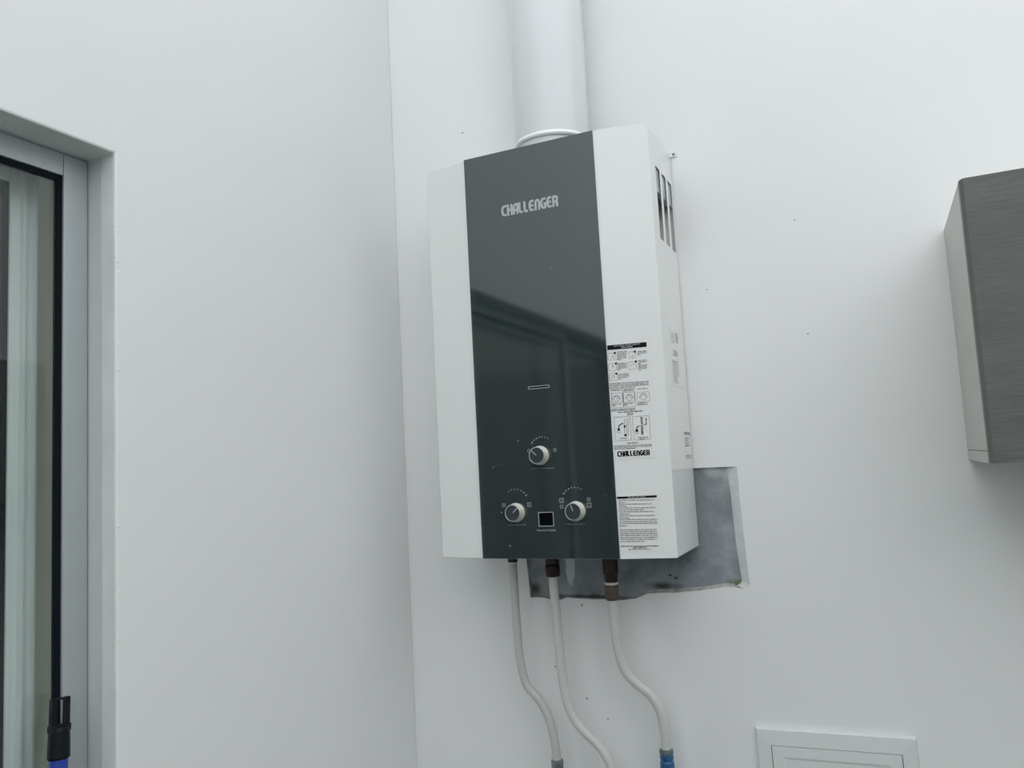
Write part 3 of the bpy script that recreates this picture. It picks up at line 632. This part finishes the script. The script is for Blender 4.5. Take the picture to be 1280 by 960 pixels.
bm = bmesh.new(); lathe(bm, [(0, -.0484), (.0098, -.0488), (.0102, -.055), (.0098, -.0570), (.0102, -.0600), (.0102, -.0685), (.0090, -.0705), (0, -.0705)], n=24)
obj('lower_ferrule', bm, mat('tarnished_brass', (.10, .075, .055), .45, metal=.4, var=.3, vscale=80), t, smooth=False)
x, y, z = q(.1200, -.045, -.2800)
bm = bmesh.new(); lathe(bm, [(.0074, .001), (.0096, 0), (.0100, -.002), (.0100, -.0045), (.0094, -.006), (0, -.006)], (x, y, z)); obj('steel_collar', bm, M_steelnut, t)
bm = bmesh.new(); lathe(bm, [(0, -.0055), (.0094, -.006), (.0096, -.0125), (.0082, -.0145), (.0100, -.017), (.0102, -.026), (.0092, -.028), (.0100, -.032), (.0100, -.05), (0, -.05)], (x, y, z)); obj('blue_fitting', bm, M_bluetape, t)
bm = bmesh.new(); tube(bm, smoothpath([Vector((x, y, z-.048)), Vector((x, y, z-.07)), Vector((x, y+.012, z-.086)), Vector((x, y+.0445, z-.088))]), .0078); obj('wall_elbow', bm, M_steelnut, t, smooth=True)

# ------------------------------------------------------------------ grey wood cabinet on the right
kx0, kx1, kb, kt = .5374, 1.14, .1089, .4174
cab = thing('wall_cabinet', 'small wall cabinet with grey wood-grain door and beige side, hung right of the heater', 'cabinet', ((kx0+kx1)/2, 0, kb+OZ))
hx = (kx1-kx0)/2; hz = kt-kb; yf = -.2075
box('side_panel', -hx, -hx+.015, yf, -.0005, .0135, hz, M_cabside, cab, bevel=.0006)
box('side_panel', hx-.015, hx, yf, -.0005, .0135, hz, M_cabside, cab, bevel=.0006)
box('bottom_panel', -hx, hx, yf, -.0005, 0, .0130, M_cabside, cab, bevel=.0006)
box('top_panel', -hx+.0152, hx-.0152, yf, -.0005, hz-.015, hz, M_cabside, cab)
box('back_panel', -hx+.0152, hx-.0152, -.006, -.0005, .0132, hz-.0152, M_cabside, cab)
bm = bmesh.new()
pl = [(-hx, yf-.0008), (-hx, -.2195), (-hx+.0035, -.2258), (hx-.0035, -.2258), (hx, -.2195), (hx, yf-.0008)]
prism(bm, [(x, y, .001) for x, y in pl], (0, 0, hz-.001))
bm.normal_update()
for fc in bm.faces:
    if abs(fc.normal.y) < .95: fc.material_index = 1
dr = obj('door', bm, [M_wood, M_caband], cab)

# ------------------------------------------------------------------ electrical panel low on the wall
ep = thing('electrical_panel', 'white flush electrical panel low on the wall, right of the hoses', 'electrical panel', (.2450, 0, OZ-.2520-.30))
ep.rotation_euler = (0, -math.radians(1.2), 0)
W_, H_ = .2045, .300
bm = bmesh.new(); a = .0200; b = .0215; cch = .0016; yo = -.0070
def ringf(bm, r0, r1, y0, y1):
    A = [(r0[0], r0[2]), (r0[1], r0[2]), (r0[1], r0[3]), (r0[0], r0[3])]; Bq = [(r1[0], r1[2]), (r1[1], r1[2]), (r1[1], r1[3]), (r1[0], r1[3])]
    va = [bm.verts.new((x, y0, z)) for x, z in A]; vb = [bm.verts.new((x, y1, z)) for x, z in Bq]
    for i in range(4): bm.faces.new((va[i], va[(i+1) % 4], vb[(i+1) % 4], vb[i]))
o0 = (0, W_, 0, H_); o1 = (cch, W_-cch, cch, H_-cch); i1 = (a, W_-a+.001, a, H_-b)
ringf(bm, o0, o1, -.0002, yo); ringf(bm, o1, i1, yo, yo-.0012); ringf(bm, i1, i1, yo-.0012, -.0005)
bmesh.ops.remove_doubles(bm, verts=bm.verts, dist=1e-6)
obj('frame', bm, M_panelpaint, ep)
g = .0009
bm = bmesh.new()
d0 = (i1[0]+g, i1[1]-g, i1[2]+g, i1[3]-g*.8)
d1 = (d0[0]+.014, d0[1]-.014, d0[2]+.014, d0[3]-.014); d2 = (d1[0]+.003, d1[1]-.003, d1[2]+.003, d1[3]-.003)
ringf(bm, d0, d0, -.0006, yo-.0008); ringf(bm, d0, d1, yo-.0008, yo-.0012); ringf(bm, d1, d2, yo-.0012, yo-.0002)
vv = [bm.verts.new((x, yo-.0002, z)) for x, z in ((d2[0], d2[2]), (d2[1], d2[2]), (d2[1], d2[3]), (d2[0], d2[3]))]; bm.faces.new(vv)
bmesh.ops.remove_doubles(bm, verts=bm.verts, dist=1e-6)
obj('door', bm, M_panelpaint, ep)
box('back_plate', i1[0], i1[1], -.0009, -.0004, i1[2], i1[3], M_dark, ep)

# ------------------------------------------------------------------ blue broom handle leaning in the doorway
bt = Vector((XL-.030, -.6275, OZ-.0785)); bb = Vector((XL+.093, -.752, .0)); ax = (bt-bb).normalized()
br = thing('broom_handle', 'blue pole with black slotted hanging cap, leaning against the sliding door frame', 'broom handle', tuple(bb))
def frm(o):                                 # child whose local z runs along the pole, flat face towards the patio
    z_ = ax; x_ = Vector((1, 0, 0)); x_ = (x_-z_*x_.dot(z_)).normalized(); y_ = z_.cross(x_)
    o.matrix_local = Matrix((x_, y_, z_)).transposed().to_4x4(); return o
LL = (bt-bb).length
bm = bmesh.new(); lathe(bm, [(0, .002), (.0088, .002), (.0088, LL-.050), (0, LL-.050)], n=24); frm(obj('pole', bm, M_blueplastic, br))
bm = bmesh.new()
# cap: round sleeve below, flat head with an open hanging slot above
lathe(bm, [(.0092, 0), (.0106, .001), (.0103, .015), (.0098, .027), (.0088, .031), (0, .031)], (0, 0, LL-.0600), n=28)
z0 = LL-.0280; z1 = LL-.001; w = .0100; sl = .0050
for a_, b_ in ((-w, -sl), (sl, w)): bx(bm, -.0030, .0030, a_, b_, z0-.002, z1)
bx(bm, -.0030, .0030, -sl, sl, z1-.0022, z1); bx(bm, -.0055, .0055, -w+.0004, w-.0004, z0-.006, z0+.001)
frm(obj('hanging_cap', bm, M_blackplastic, br, bevel=.0007))
